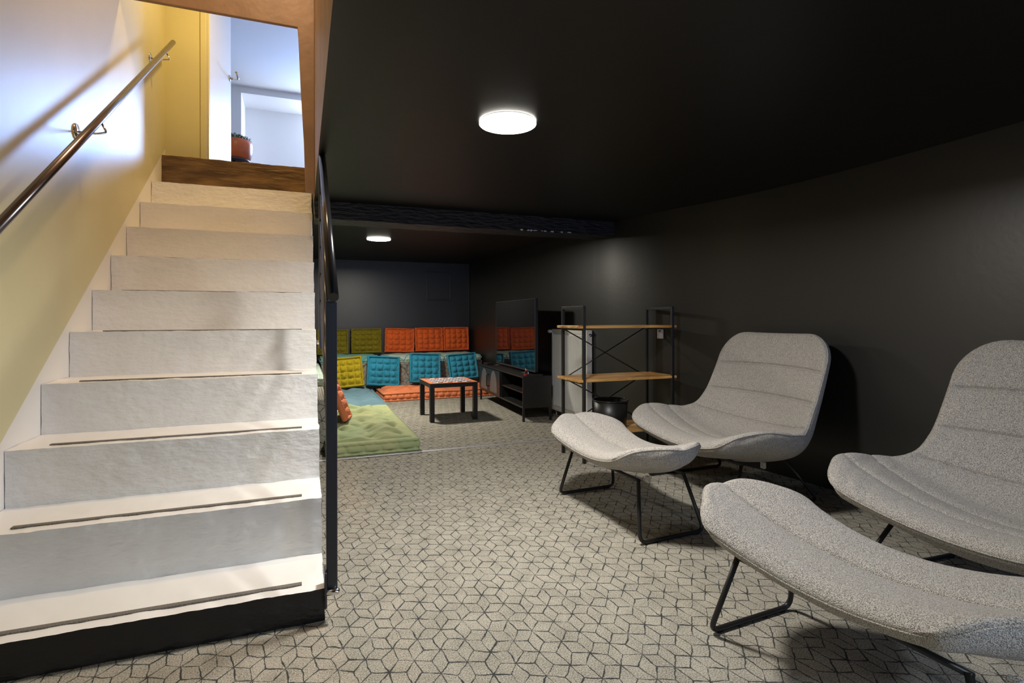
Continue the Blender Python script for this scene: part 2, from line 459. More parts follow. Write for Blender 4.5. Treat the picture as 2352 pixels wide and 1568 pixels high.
bm = bmesh.new()
cv = [(2.85, YB + .1)] + wall_curve() + [(3.38, YBACK - .1)]
ob = [(XE + .05, YBACK - .1), (XE + .05, YB + .1)]
lo = [bm.verts.new((x, y, -.05)) for x, y in cv + ob]; hi = [bm.verts.new((x, y, H + .05)) for x, y in cv + ob]
for i in range(len(lo)):
    j = (i + 1) % len(lo); f = bm.faces.new((lo[i], lo[j], hi[j], hi[i])); f.smooth = 1 < i < len(cv) - 2
bm.faces.new(lo[::-1]); bm.faces.new(hi)
wr_ = struct(build('wall_right', bm, M['black_wall'])); wr_.data.set_sharp_from_angle(angle=.6)
struct(box('wall_back', -1.5, XW + .1, YB, YB + .12, -.05, H + .1, M['black_wall']))
struct(box('wall_behind_camera', XL - .1, XE, YBACK - .12, YBACK, -.05, H + .1, M['black_wall']))
struct(box('trim_corner', XW - .012, XW, YB - .012, YB, .0, H, M['black_wall'], bevel=.002))
wb = box('added_rear_window', 1.78, 2.62, YBACK + .004, YBACK + .012, .12, 2.0, mat('added_rear_glass', (.7, .8, 1), .2, emit=(.5, .62, 1), estr=1.5))  # glowing pane added out of view to house the cool rear light
struct(wb)
for a in ((1.72, 1.78, .06, 2.06), (2.62, 2.68, .06, 2.06), (1.78, 2.62, .06, .12), (1.78, 2.62, 2.0, 2.06)):  # frame around the added pane
    box('window_frame', a[0], a[1], YBACK, YBACK + .05, a[2], a[3], M['white_door'], wb)
# partition closing the far room on the left, below the flight
struct(box('wall_far_left', -.72, -.60, 5.97, YB, 0, H, M['black_wall']))

# left wall: painted band beside the flight, pale yellow above it
def band(y): return .714 * (y - 2.28) + .19


bm = bmesh.new()
ys = [YBACK, 2.06, YD + .0, 6.2]
zb = [.03, .03, band(YD) + .0, band(YD)]
Ztop = 4.95
for i in range(3):
    a = [bm.verts.new((XL, y, z)) for y, z in ((ys[i], 0), (ys[i + 1], 0), (ys[i + 1], zb[i + 1]), (ys[i], zb[i]))]
    bm.faces.new(a).material_index = 1
    a = [bm.verts.new((XL, y, z)) for y, z in ((ys[i], zb[i]), (ys[i + 1], zb[i + 1]), (ys[i + 1], Ztop), (ys[i], Ztop))]
    bm.faces.new(a).material_index = 0
bmesh.ops.remove_doubles(bm, verts=bm.verts, dist=1e-5)
g = bmesh.ops.extrude_face_region(bm, geom=bm.faces[:])
for v in g['geom']:
    if isinstance(v, bmesh.types.BMVert): v.co.x -= .12
struct(build('wall_left', bm, [M['cream_wall'], M['white_band']]))

# stairwell above the cellar ceiling
struct(box('wall_stairwell_right', XWELL, XWELL + .14, 1.0, YD + .0, H + .2, Ztop, M['brown_wall']))
struct(box('wall_stairwell_near', XL, XWELL, .98, 1.1, H + .2, Ztop, M['brown_wall']))
struct(box('ceiling_stairwell', XL - .12, XWELL + .14, .98, YD, Ztop, Ztop + .1, M['cream_wall']))
# header wall over the flight with its right-hand pier
bm = bmesh.new()
pv = [(-1.21, Ztop), (-1.21, 3.49), (-.034, 3.49), (-.028, 3.40), (-.012, 3.0), (.010, 2.6), (.022, H), (XWELL, H), (XWELL, Ztop)]
f0 = [bm.verts.new((x, YH, z)) for x, z in pv]; f1 = [bm.verts.new((x, YH + .035, z)) for x, z in pv]
bm.faces.new(f0); bm.faces.new(f1[::-1])
for i in range(len(pv)):
    j = (i + 1) % len(pv); bm.faces.new((f0[i], f0[j], f1[j], f1[i]))
struct(build('wall_header', bm, M['brown_wall'], bevel=.004))

# doorway upstairs
bm = bmesh.new()
bx(bm, XL, -.915, YD, YD + .14, UP - .4, Ztop)
bx(bm, XL, XWELL, YD, YD + .14, 4.72, Ztop)
bx(bm, .05, 1.9, YD, YD + .14, UP - .4, Ztop)
struct(build('wall_doorway', bm, M['cream_wall']))
struct(box('trim_door_casing', -.915, -.862, YD - .014, YD + .14, UP, 4.72, M['cream_wall'], bevel=.004))
struct(rough_box('trim_sill', XL + .004, .045, YD - .14, YD + .17, 2.38, UP + .004, 70, 6, 8, .006, 7, M['sill_wood']))
# upstairs room
struct(box('floor_upstairs', -2.2, 1.9, YD + .17, 10.4, UP - .12, UP, M['sill_wood']))
bm = bmesh.new(); bx(bm, -2.2, 1.9, YD + .14, 10.4, 4.87, 4.97)
struct(build('ceiling_upstairs', bm, M['white_room']))
bm = bmesh.new()
bx(bm, -2.2, -.90, 9.5, 10.4, UP, 4.87)
bx(bm, -.90, 1.9, 9.5, 10.4, 4.77, 4.87)
bx(bm, -.90, .45, 10.16, 10.4, UP, 4.77)
bx(bm, .45, 1.3, 10.16, 10.4, UP, 3.6)
bx(bm, 1.3, 1.9, 9.5, 10.4, UP, 4.77)
bx(bm, .45, 1.3, 10.16, 10.4, 4.7, 4.77)
struct(build('wall_upstairs_back', bm, M['white_room']))
struct(box('wall_upstairs_left', -2.3, -2.2, YD + .14, 10.4, UP, 4.97, M['white_room']))
struct(box('wall_upstairs_right', 1.9, 2.0, YD, 10.4, UP, 4.97, M['white_room']))
win = box('assumed_window', .45, 1.3, 10.20, 10.22, 3.6, 4.7, mat('assumed_window_daylight', (.8, .9, 1), .3, emit=(.6, .78, 1), estr=1.2))  # assumed window out of view, source of the daylight on the left wall
struct(win)
for a in ((.45, .50, 3.6, 4.7), (1.25, 1.30, 3.6, 4.7), (.50, 1.25, 3.6, 3.65), (.50, 1.25, 4.65, 4.70)):
    box('window_frame', a[0], a[1], 10.14, 10.20, a[2], a[3], M['white_door'], win)

# back-wall hatch outline
hatch = thing('wall_hatch', 'small black square access hatch on the far wall above the orange cushions', 'hatch', (2.10, YB, 1.93))
box('hatch_panel', -.02, .38, -.012, 0, -.38, .10, M['black_wall'], hatch, bevel=.003)
for a in ((-.04, -.02, -.40, .12), (.38, .40, -.40, .12), (-.02, .38, -.40, -.38), (-.02, .38, .10, .12)):
    box('hatch_frame', a[0], a[1], -.022, 0, a[2], a[3], M['black_wall'], hatch, bevel=.003)

# ------------------------------------------------------------------ staircase
st = thing('staircase', 'white painted concrete staircase with a black bottom riser rising to the doorway', 'staircase', (0, 0, 0))
for k in range(1, 11):
    y0 = Y1 + (k - 1) * T; y1 = y0 + T if k < 10 else YD - .15
    h = H1 + (k - 1) * R; zb0 = 0 if y0 < 4.9 else 2.0
    zlow = max(0, h - R) if k > 1 else 0
    if k >= 9: zlow = max(zlow, 1.9)

    def mf(f, k=k, y0=y0, h=h):
        n = f.normal; c = f.calc_center_median()
        if n.z > .7: return 0
        if n.x > .7: return 2
        return 2 if (k == 1 and n.y < -.4) else 1
    zlow = max(0, h - R - .0) if k > 1 else 0
    rough_box('step', XL + .003, XR, y0, y1 + (.004 if k < 10 else 0), (max(0, h - R * 1.0 - .02) if k > 1 else 0), h, 120, 18, 16, .0036, 10,
              [M['stair_white'], M['stair_riser'], M['stair_black']], st, mf)
# core below the steps
bm = bmesh.new()
prof = [(Y1 + .03, 0)]
for k in range(1, 9):
    y0 = Y1 + (k - 1) * T + .03; h = H1 + (k - 1) * R - .03
    prof.append((y0, max(.01, h))); prof.append((y0 + T, max(.01, h)))
prof += [(5.09, 1.80), (5.09, 0)]
a = [bm.verts.new((XL + .02, y, z)) for y, z in prof]; b_ = [bm.verts.new((XR - .012, y, z)) for y, z in prof]
for i in range(len(prof)):
    j = (i + 1) % len(prof)
    if (a[i].co - a[j].co).length < 1e-6: continue
    bm.faces.new((a[i], a[j], b_[j], b_[i]))
bm.faces.new(a[::-1]); bm.faces.new(b_)
build('stair_core', bm, M['stair_black'], st)
for k in range(1, 8):
    y0 = Y1 + (k - 1) * T; h = H1 + (k - 1) * R
    box('grip_strip', XL + .14, XR - .085, y0 + .055, y0 + .079, h - .002, h + .0055, M['grip'], st)

# ------------------------------------------------------------------ handrails
lr = thing('wall_handrail', 'round dark steel handrail climbing the pale yellow left wall', 'handrail', (XL, 4, 2.4))
off = Vector((XL, 4, 2.4))
def P(x, y, z): return Vector((x, y, z)) - off
xr_ = -1.10
A_, B_ = Vector((xr_, 2.05, 1.565 - .63 * .71)), Vector((xr_, 5.73, 3.73))
tube('rail', [A_ - off, B_ - off], .021, M['rail_chrome'], lr, seg=24)
def rail_z(y): return A_.z + (y - A_.y) * (B_.z - A_.z) / (B_.y - A_.y)
for yy in (2.4, 3.80, 5.42):
    z = rail_z(yy)
    br = tube('bracket', fillet([P(XL + .004, yy - .01, z - .085), P(xr_ - .005, yy - .01, z - .085), P(xr_ + .035, yy, z - .070), P(xr_ + .008, yy, z - .014)], .015), .006, M['chrome'], lr)
    Mx = Matrix.Translation(P(XL, yy - .01, z - .085)) @ Matrix.Rotation(pi / 2, 4, 'Y')
    lathe('bracket_plate', [(0, 0), (.046, 0), (.046, .004), (.042, .009), (0, .010)], M['chrome'], br, M=Mx)

bl = thing('stair_balustrade', 'black steel balustrade with round handrail and flat post on the open side of the stairs', 'balustrade', (.12, 2.35, 0))
o2 = Vector((.12, 2.35, 0))
def Q(x, y, z): return Vector((x, y, z)) - o2
ry0, rz0 = 2.235, 1.285; ry1 = 3.50; sl = .714
tube('handrail', [Q(.112, ry0, rz0), Q(.112, ry1, rz0 + (ry1 - ry0) * sl)], .0205, M['rail_black'], bl, seg=28)
box('post', -.036, .008, -.075, -.055, .10, rz0 - .012, M['rail_post'], bl, bevel=.006)
box('post', -.03, -.012, 1.08, 1.12, 1.02, 2.12, M['rail_post'], bl, bevel=.004)
for i, dz in enumerate((.18, .34, .50, .66, .82)):
    z0 = rz0 - dz
    tube('sloping_bar', [Q(.102, 2.29, z0 + .03), Q(.102, min(3.47, 2.29 + 1.18), z0 + .03 + 1.18 * sl)], .007, M['rail_black'], bl)
for (yy, zz) in ((2.262, .118), (3.45, 1.06)):
    Mx = Matrix.Translation(Q(XR, yy, zz)) @ Matrix.Rotation(pi / 2, 4, 'Y')
    lathe('mounting_bolt', [(0, 0), (.012, 0), (.012, .05), (.009, .056), (0, .056)], M['chrome'], bl, M=Mx, seg=16)
box('mounting_plate', XR - .002 - o2.x, XR + .008 - o2.x, -.10, -.02, .06, .20, M['rail_post'], bl, bevel=.003)

# ------------------------------------------------------------------ ceiling lamps
def lamp(loc, r, strength, col, label):
    t = thing('ceiling_lamp', label, 'ceiling lamp', loc)
    t['group'] = 'round flat ceiling lamps'
    lathe('lamp_body', [(0, 0), (r - .004, 0), (r - .004, -.004), (0, -.004)], M['lamp_body'], t, seg=64)
    lathe('side_ring', [(r, -.0045), (r, -.012)], mat('lamp_side_glow', (.9, .9, .9), .4, emit=col, estr=5), t, seg=64)
    lathe('diffuser', [(r, -.012), (r * .985, -.014), (r * .9, -.0155), (0, -.016)],
          mat('lamp_diffuser_glow', (.9, .9, .9), .4, emit=col, estr=strength), t, seg=64)
    return t


lamp((.975, 2.58, H), .145, L_NEAR, COL_NEAR, 'large bright round ceiling lamp nearest the camera, on the black ceiling')
lamp((.885, 6.90, H), .145, L_FAR, COL_FAR, 'smaller looking round ceiling lamp in the far room beyond the beam')
lamp((1.1, -1.5, H), .145, L_BACK, COL_BACK, 'assumed round ceiling lamp closest to the wall behind the camera')  # unseen lamp, assumed for the light on the lower risers
sb = thing('assumed_pendant_bulb', 'assumed bare warm bulb hanging over the top of the stairs behind the header', 'lamp', (-.35, 5.15, Ztop))  # unseen bulb, assumed from the rail shadow and the warm upper wall
tube('cord', [(0, 0, 0), (0, 0, -.14)], .004, M['black_plastic'], sb)
lathe('bulb', [(0, -.14), (.02, -.14), (.025, -.17), (.04, -.20), (.03, -.235), (0, -.245)], mat('assumed_bulb_glow', (1, .8, .5), .4, emit=(1, .72, .38), estr=20), sb)

sb2 = copy_tree(sb); sb2.location = (-.20, 3.40, Ztop)  # second bulb, assumed out of view to warm the upper risers
sb2['label'] = 'assumed bare warm bulb hanging from the stairwell ceiling on the near side of the header'

# ------------------------------------------------------------------ upstairs: door, pot
dr = thing('door_1', 'open white door with a steel lever handle at the top of the stairs', 'door', (-.845, YD + .02, UP)); struct(dr)
ang = math.radians(8.5)
dr.rotation_euler = (0, 0, -ang)
box('door_leaf', -.04, 0, .02, .74, .0, 2.0, M['white_door'], dr, bevel=.003)
box('hinge_edge', -.055, -.002, .0, .02, .0, 2.0, M['cream_wall'], dr, bevel=.002)
for z in (.35, 1.35):
    box('hinge', -.062, -.035, -.012, .004, z, z + .10, M['cream_wall'], dr, bevel=.003)
hd = tube('lever_handle', fillet([(0, .69, 1.13), (.085, .69, 1.13), (.095, .57, 1.15)], .012), .012, M['chrome'], dr)
lathe('handle_rosette', [(0, 0), (.034, 0), (.034, .006), (0, .008)], M['chrome'], hd, M=Matrix.Translation((0, .69, 1.13)) @ Matrix.Rotation(pi / 2, 4, 'Y'))

sx, sy = -.83, 8.0
stool = thing('plant_stool', 'dark round stool under the terracotta plant pot in the upstairs room', 'stool', (sx, sy, UP))
lathe('stool_top', [(0, .56), (.17, .56), (.18, .575), (.18, .59), (0, .59)], M['dark_stool'], stool)
for k in range(3):
    an = 2 * pi * k / 3 + .5
    tube('leg', [(.10 * math.cos(an), .10 * math.sin(an), .57), (.16 * math.cos(an), .16 * math.sin(an), 0)], .012, M['dark_stool'], stool)
pot = thing('potted_plant', 'terracotta pot with a small grey-green leafy plant seen through the doorway', 'plant', (sx, sy, UP + .591))
lathe('pot', [(0, 0), (.165, 0), (.185, .02), (.205, .10), (.21, .19), (.205, .245), (.19, .25), (.185, .225), (0, .225)], M['terracotta'], pot, seg=48)
bm = bmesh.new(); random.seed(3)
for i in range(760):
    a_ = random.uniform(0, 2 * pi); rr = .19 * math.sqrt(random.random()); z = .22 + random.uniform(0, .12) * (1.15 - rr / .25)
    c = Vector((rr * math.cos(a_), rr * math.sin(a_), z)); d = Vector((math.cos(a_) * .6, math.sin(a_) * .6, random.uniform(.2, 1.2))).normalized()
    s = Vector((-d.y, d.x, random.uniform(-.4, .4))).normalized() * .007; Ln = random.uniform(.018, .034)
    vs = [bm.verts.new(p) for p in (c - d * .01, c + d * Ln * .5 + s, c + d * Ln, c + d * Ln * .5 - s)]
    bm.faces.new(vs)
for i in range(26):
    a_ = random.uniform(0, 2 * pi); rr = .15 * math.sqrt(random.random())
    c = Vector((rr * math.cos(a_), rr * math.sin(a_), .20))
    add_tube(bm, [c, c + Vector((math.cos(a_) * .03, math.sin(a_) * .03, .12))], .003, 5)
build('foliage', bm, M['leaf'], pot)

# ------------------------------------------------------------------ lounge chairs and footstools
def catmull(P, n):
    out = []
    for i in range(len(P) - 1):
        p0 = Vector(P[max(i - 1, 0)]); p1 = Vector(P[i]); p2 = Vector(P[i + 1]); p3 = Vector(P[min(i + 2, len(P) - 1)])
        for k in range(n):
            t = k / n
            out.append(.5 * ((2 * p1) + (-p0 + p2) * t + (2 * p0 - 5 * p1 + 4 * p2 - p3) * t * t + (-p0 + 3 * p1 - 3 * p2 + p3) * t ** 3))
    out.append(Vector(P[-1])); return out


def shell(name, prof, hw, curl, thick, seams, mirror=False, NV=72, NS=260, puff=.022, parent=None, corner=.30, wr=0.0):
    """upholstered shell. prof: (d,z) of the top side at the middle; hw/curl/thick: lists sampled along it"""
    pl = catmull([(p[0], 0, p[1]) for p in prof], 24)
    # arc length resample
    L = [0]
    for a, b in zip(pl, pl[1:]): L.append(L[-1] + (b - a).length)
    tot = L[-1]

    def at(s):
        s = min(max(s, 0), 1) * tot
        for i in range(len(L) - 1):
            if L[i + 1] >= s:
                t = (s - L[i]) / max(1e-9, L[i + 1] - L[i]); return pl[i].lerp(pl[i + 1], t)
        return pl[-1]

    def lin0(tb, s):
        if s <= tb[0][0]: return tb[0][1]
        for (a, va), (b, vb) in zip(tb, tb[1:]):
            if s <= b: return va + (vb - va) * (s - a) / (b - a)
        return tb[-1][1]

    def lin(tb, s):
        return sum(lin0(tb, s + d) for d in (-.09, -.06, -.03, 0, .03, .06, .09)) / 7
    bm = bmesh.new(); top = []; bot = []
    for i in range(NS + 1):
        si = i / NS; s = .5 - .5 * math.cos(pi * si) if True else si
        s = .35 * s + .65 * si
        p = at(s); t = (at(s + .01) - at(s - .01)).normalized(); n = Vector((-t.z, 0, t.x))
        W = lin(hw, s)
        dist_end = min(s, 1 - s) * tot; cr = corner * min(W, .5)
        if dist_end < cr:
            u = 1 - dist_end / cr; inset = cr * (1 - math.sqrt(max(0, 1 - u ** 2.0)))
        else: inset = 0
        W2 = W - inset
        eS = min(1, min(s, 1 - s) * tot / .05)
        rt, rb = [], []
        for j in range(NV + 1):
            v0 = -1 + 2 * j / NV; v = math.sin(v0 * pi / 2) * .35 + v0 * .65
            eV = min(1, (1 - abs(v)) * W2 / .05)
            edge = math.sqrt(max(0, 1 - (1 - min(eS, eV)) ** 2)) if min(eS, eV) < 1 else 1
            cu = lin(curl, s) * abs(v * W2 / W) ** 2.0
            base = p + n * cu + Vector((0, v * W2, 0))
            cz = 0
            for sm in seams:
                dd = (s - sm) * tot - (.03 * (1 - v * v) if sm > .4 else 0)
                cz -= .020 * math.exp(-(dd / .007) ** 2) + .009 * math.exp(-(dd / .035) ** 2)
            cz *= min(1, (1 - abs(v)) * W2 / .05)
            wrk = 0
            if wr: wrk = wr * noise.noise(Vector((s * 9, v * 14, 3))) * (abs(v) ** 2) * edge
            rt.append(base + n * (puff * edge + cz + wrk))
            th = lin(thick, s)
            eb = min(1, min(min(s, 1 - s) * tot, (1 - abs(v)) * W2) / (th * 1.35))
            bb = math.sqrt(max(0, 1 - (1 - eb) ** 2.4)) if eb < 1 else 1
            rb.append(base - n * (th * (.25 + .75 * bb) if 0 < i < NS and 0 < j < NV else 0))
        top.append([bm.verts.new(q) for q in rt])
        bot.append([bm.verts.new(q) if 0 < i < NS and 0 < j < NV else None for j, q in enumerate(rb)])
    for i in range(NS + 1):
        for j in range(NV + 1):
            if bot[i][j] is None: bot[i][j] = top[i][j]
    for i in range(NS):
        for j in range(NV):
            bm.faces.new((top[i][j], top[i][j + 1], top[i + 1][j + 1], top[i + 1][j]))
            q = []
            for vv in (bot[i][j], bot[i + 1][j], bot[i + 1][j + 1], bot[i][j + 1]):
                if vv not in q: q.append(vv)
            try: bm.faces.new(q)
            except ValueError: pass
    ring = [top[0][j].co.copy() for j in range(NV + 1)] + [top[i][NV].co.copy() for i in range(1, NS + 1)] + \
           [top[NS][j].co.copy() for j in range(NV - 1, -1, -1)] + [top[i][0].co.copy() for i in range(NS - 1, 0, -1)]
    for f in bm.faces: f.smooth = True
    o = build(name, bm, M['tweed'], parent)
    pts = [ring[0]]
    for q in ring[1:]:
        if (q - pts[-1]).length > .012: pts.append(q)
    tube('piping', pts, .0032, M['tweed'], o, seg=6, closed=True)
    return o


def leg_tube(pts, parent, r=.0105):
    return tube('sled_leg', fillet(pts, .05, 8), r, M['black_metal'], parent, seg=14)


ch = thing('lounge_chair', 'grey-beige boucle lounge chair beside the shelf, its whole backrest in view against the black wall', 'chair', (2.36, 3.03, 0), 0, 'boucle lounge chairs')
shell('seat_shell', [(.0, .350), (.06, .375), (.2, .372), (.38, .345), (.54, .345), (.67, .425), (.755, .565), (.82, .74), (.87, .91), (.915, 1.085)],
      [(0, .59), (.28, .62), (.42, .58), (.56, .505), (1, .475)],
      [(0, .15), (.4, .15), (.6, .09), (1, .03)],
      [(0, .095), (.3, .125), (.5, .11), (.75, .07), (1, .055)],
      [.135, .27, .50, .655, .81], parent=ch, corner=.42, wr=.010)
for sgn in (-1, 1):
    l = leg_tube([(.22, sgn * .36, .27), (.08, sgn * .44, .012), (.78, sgn * .44, .012), (.60, sgn * .32, .29)], ch)
    for d in (.13, .73): box('foot_pad', d - .012, d + .012, sgn * .44 - .008, sgn * .44 + .008, 0, .004, M['black_plastic'], l)
tube('seat_rail', [(.22, -.37, .275), (.22, .37, .275)], .0105, M['black_metal'], ch)
box('zip_tab', .24, .26, -.52, -.49, .285, .325, M['tweed'], ch, bevel=.004)
ch2 = copy_tree(ch)
ch2.location = (2.28, 1.33, 0); ch2.rotation_euler = (0, 0, -.04)
ch2['label'] = 'grey-beige boucle lounge chair cut by the right edge of the photo, nearest the camera'

ot = thing('footstool', 'saddle-shaped grey-beige boucle footstool standing farther off, before the fully visible chair', 'footstool', (1.575, 2.87, 0), .04, 'boucle footstools')
shell('cushion', [(.0, .375), (.05, .395), (.16, .390), (.25, .380), (.34, .390), (.45, .395), (.50, .375)],
      [(0, .50), (.3, .57), (.7, .57), (1, .50)],
      [(0, .14), (.5, .13), (1, .14)],
      [(0, .07), (.5, .095), (1, .07)],
      [.5], NS=130, puff=.024, parent=ot, corner=.42, wr=.004)
for sgn in (-1, 1):
    l = leg_tube([(.12, sgn * .36, .32), (.065, sgn * .445, .012), (.50, sgn * .445, .012), (.43, sgn * .36, .32)], ot)
    for d in (.11, .45): box('foot_pad', d - .012, d + .012, sgn * .445 - .008, sgn * .445 + .008, 0, .004, M['black_plastic'], l)
tube('under_rail', [(.12, -.37, .315), (.12, .37, .315)], .009, M['black_metal'], ot)
tube('under_rail', [(.43, -.37, .315), (.43, .37, .315)], .009, M['black_metal'], ot)
box('zip_tab', .10, .12, -.47, -.44, .335, .365, M['tweed'], ot, bevel=.004)
ot2 = copy_tree(ot)
ot2.location = (1.40, 1.20, 0); ot2.rotation_euler = (0, 0, .06)
ot2['label'] = 'saddle-shaped grey-beige boucle footstool nearest the camera, at the bottom right'

# ------------------------------------------------------------------ shelf unit, bin, radiator, plate
FX, FY = 2.168, 3.966; LW, LD = .885, .385
sh = thing('shelf_unit', 'black metal rack with three honey wood shelves and cross braces against the right wall', 'shelf', (FX, FY, 0))
ps = .0125
TOPZ = 1.304
for xx in (0, LW):
    for yy in (0, LD):
        box('post', xx - ps, xx + ps, yy - ps, yy + ps, 0, TOPZ, M['black_metal'], sh, bevel=.002)
    box('top_rail', xx - ps, xx + ps, ps, LD - ps, TOPZ - .025, TOPZ, M['black_metal'], sh, bevel=.002)
for zt in (.245, .692, 1.139):
    for yy in (0, LD): pass
    b = box('shelf_board', -.055, LW + .040, -.0 - ps + .002, LD + ps - .002, zt - .022, zt, M['wood'], sh, bevel=.003)
    for xx in (0, LW):
        box('shelf_bearer', xx - .010, xx + .010, ps, LD - ps, zt - .040, zt - .0225, M['black_metal'], sh)
for a_, b__ in (((ps, .66), (LW - ps, 1.11)), ((ps, 1.11), (LW - ps, .66)), ((ps, .22), (LW - ps, .67)), ((ps, .67), (LW - ps, .22))):
    tube('cross_brace', [(a_[0], LD + ps + .006 + (.008 if a_[1] > b__[1] else 0), a_[1]), (b__[0], LD + ps + .006 + (.008 if a_[1] > b__[1] else 0), b__[1])], .0055, M['black_metal'], sh, seg=8)

bn = thing('waste_bin', 'round black mesh waste bin on the lowest shelf of the rack', 'bin', (2.535, 4.155, .2455))
lathe('bin_body', [(0, 0), (.134, 0), (.137, .004), (.152, .232), (.150, .232), (.133, .008), (0, .008)], M['black_metal'], bn, seg=56)
bm = bmesh.new(); add_tube(bm, [(.154 * math.cos(2 * pi * k / 48), .154 * math.sin(2 * pi * k / 48), .235) for k in range(48)], .006, 10, closed=True)
build('rim', bm, M['rail_black'], bn)

rd = thing('radiator', 'tall white panel radiator on the right wall behind the rack', 'radiator', (2.905, 5.255, .068))
RL, RH = .90, 1.0
bm = bmesh.new()
bx(bm, 0.012, .020, 0, RL, .0, RH)                      # front sheet
nr = 27
for k in range(nr):
    y = .035 + (RL - .07) * k / (nr - 1)
    vs = bx(bm, .0, .012, y - .0085, y + .0085, .05, RH - .06)
    for v in vs:
        if v.co.x < .001: v.co.y = y + (v.co.y - y) * .55; v.co.z = .05 + .015 if v.co.z < .5 else RH - .075
bx(bm, .004, .012, 0, RL, .0, .025); bx(bm, .004, .012, 0, RL, RH - .045, RH)
bx(bm, .004, .012, 0, .018, .025, RH - .045); bx(bm, .004, .012, RL - .018, RL, .025, RH - .045)
build('front_panel', bm, M['white_metal'], rd, bevel=.0015)
box('side_panel', .020, .068, 0, .003, 0, RH, M['white_metal'], rd)
box('side_panel', .020, .068, RL - .003, RL, 0, RH, M['white_metal'], rd)
bm = bmesh.new()
bx(bm, .020, .068, .003, .02, RH - .004, RH); bx(bm, .020, .026, .02, RL - .02, RH - .004, RH); bx(bm, .062, .068, .02, RL - .02, RH - .004, RH)
bx(bm, .020, .068, RL - .02, RL - .003, RH - .004, RH)
for k in range(40):
    y = .03 + k * (RL - .06) / 39; bx(bm, .026, .062, y - .004, y + .004, RH - .004, RH)
build('top_grille', bm, M['white_metal'], rd)
bm = bmesh.new(); bx(bm, .054, .066, .01, RL - .01, .01, RH - .02)
build('rear_panel', bm, M['grey_gap'], rd)
for z in (.15, RH - .2):
    for y in (.15, RL - .15): box('wall_bracket', .064, .074, y - .015, y + .015, z, z + .06, M['white_metal'], rd)
v1 = lathe('thermostat_valve', [(0, 0), (.012, 0), (.014, .02), (.021, .025), (.023, .065), (.017, .085), (0, .09)], M['white_metal'], rd,
           M=Matrix.Translation((.002, RL, RH - .03)) @ Matrix.Rotation(-pi / 2, 4, 'X'), seg=24)
v2 = lathe('bleed_valve', [(0, 0), (.018, 0), (.018, .006), (.009, .008), (.009, .02), (0, .02)], M['chrome'], rd,
           M=Matrix.Translation((.045, 0, RH - .055)) @ Matrix.Rotation(pi / 2, 4, 'X'), seg=24)
tube('pipe', [(.045, RL - .05, 0), (.045, RL - .05, -.066)], .008, M['white_metal'], rd)

pl_ = thing('wall_switch', 'small pale rectangular switch plate on the right wall behind the rack', 'switch', (3.132, 4.24, 1.055), math.radians(12))
box('switch_plate', -.012, 0, -.035, .035, -.045, .045, M['plate_white'], pl_, bevel=.002)
box('switch_rocker', -.016, -.012, -.012, .012, .02, .03, M['black_plastic'], pl_)

# ------------------------------------------------------------------ television, stand
tvr = .042
sd = thing('tv_stand', 'black sheet metal TV stand with an arched mesh door and open shelves', 'tv stand', (2.38, 5.82, 0), -tvr)
SL, SD, SH = 1.88, .36, .525; z0 = .155
bm = bmesh.new(); bx(bm, 0, SD, 0, SL, SH - .018, SH); build('top', bm, M['black_metal_sheet'], sd, bevel=.003)
box('side_panel', .0, SD, 0, .018, z0, SH - .018, M['black_metal_sheet'], sd, bevel=.002)
box('side_panel', .0, SD, SL - .018, SL, z0, SH - .018, M['black_metal_sheet'], sd, bevel=.002)
box('divider', .004, SD, .84, .858, z0 + .018, SH - .018, M['black_metal_sheet'], sd)
box('bottom', 0, SD, .018, SL - .018, z0, z0 + .018, M['black_metal_sheet'], sd)
box('back_panel', SD - .01, SD - .002, .018, SL - .018, z0 + .018, SH - .018, M['black_metal_sheet'], sd)
box('shelf', .012, SD - .01, .018, .84, .325, .337, M['black_metal_sheet'], sd)
for x in (.012, SD - .012):
    for y in (.012, SL - .012): box('leg', x - .012, x + .012, y - .012, y + .012, 0, z0, M['black_metal'], sd)
d = box('door', -.014, .002, .862, SL - .02, z0 + .022, SH - .022, M['black_metal_sheet'], sd, bevel=.002)
for yc, mir in ((1.14, 1), (1.60, -1)):
    bm = bmesh.new(); pts = []
    wd, hh = .16, .27
    pts = [(yc - wd, z0 + .045)] + [(yc - wd * math.cos(pi * k / 24), z0 + .045 + .02 + hh * math.sin(pi * k / 24)) for k in range(25)] + [(yc + wd, z0 + .045)]
    f0 = [bm.verts.new((-.0165, y, z)) for y, z in pts]; f1 = [bm.verts.new((-.012, y, z)) for y, z in pts]
    bm.faces.new(f0); bm.faces.new(f1[::-1])
    for i in range(len(pts)): j = (i + 1) % len(pts); bm.faces.new((f0[i], f0[j], f1[j], f1[i]))
    build('mesh_arch', bm, M['mesh_metal'], d)
tube('handle', fillet([(-.014, 1.37, .26), (-.045, 1.37, .26), (-.045, 1.37, .42), (-.014, 1.37, .42)], .012), .007, M['black_metal'], d)

tv = thing('television', 'large black flat television reflecting the orange and blue cushions', 'television', (2.575, 5.90, SH), -.035)
TW, TH, tz = 1.54, .88, .035
box('tv_body', .0, .035, 0, TW, tz, tz + TH, M['black_plastic'], tv, bevel=.004)
box('screen', -.0015, .002, .010, TW - .010, tz + .018, tz + TH - .010, M['screen'], tv)
for a in ((0, .006, tz, tz + TH), (TW - .006, TW, tz, tz + TH), (.006, TW - .006, tz, tz + .012), (.006, TW - .006, tz + TH - .006, tz + TH)):
    box('bezel', -.006, .0, a[0], a[1], a[2], a[3], mat('tv_bezel', (.05, .05, .05), .25), tv)
for yy in (.22, TW - .22):
    tube('stand_foot', fillet([(-.10, yy, .006), (.017, yy, .04), (.12, yy, .006)], .02), .006, M['black_metal'], tv)

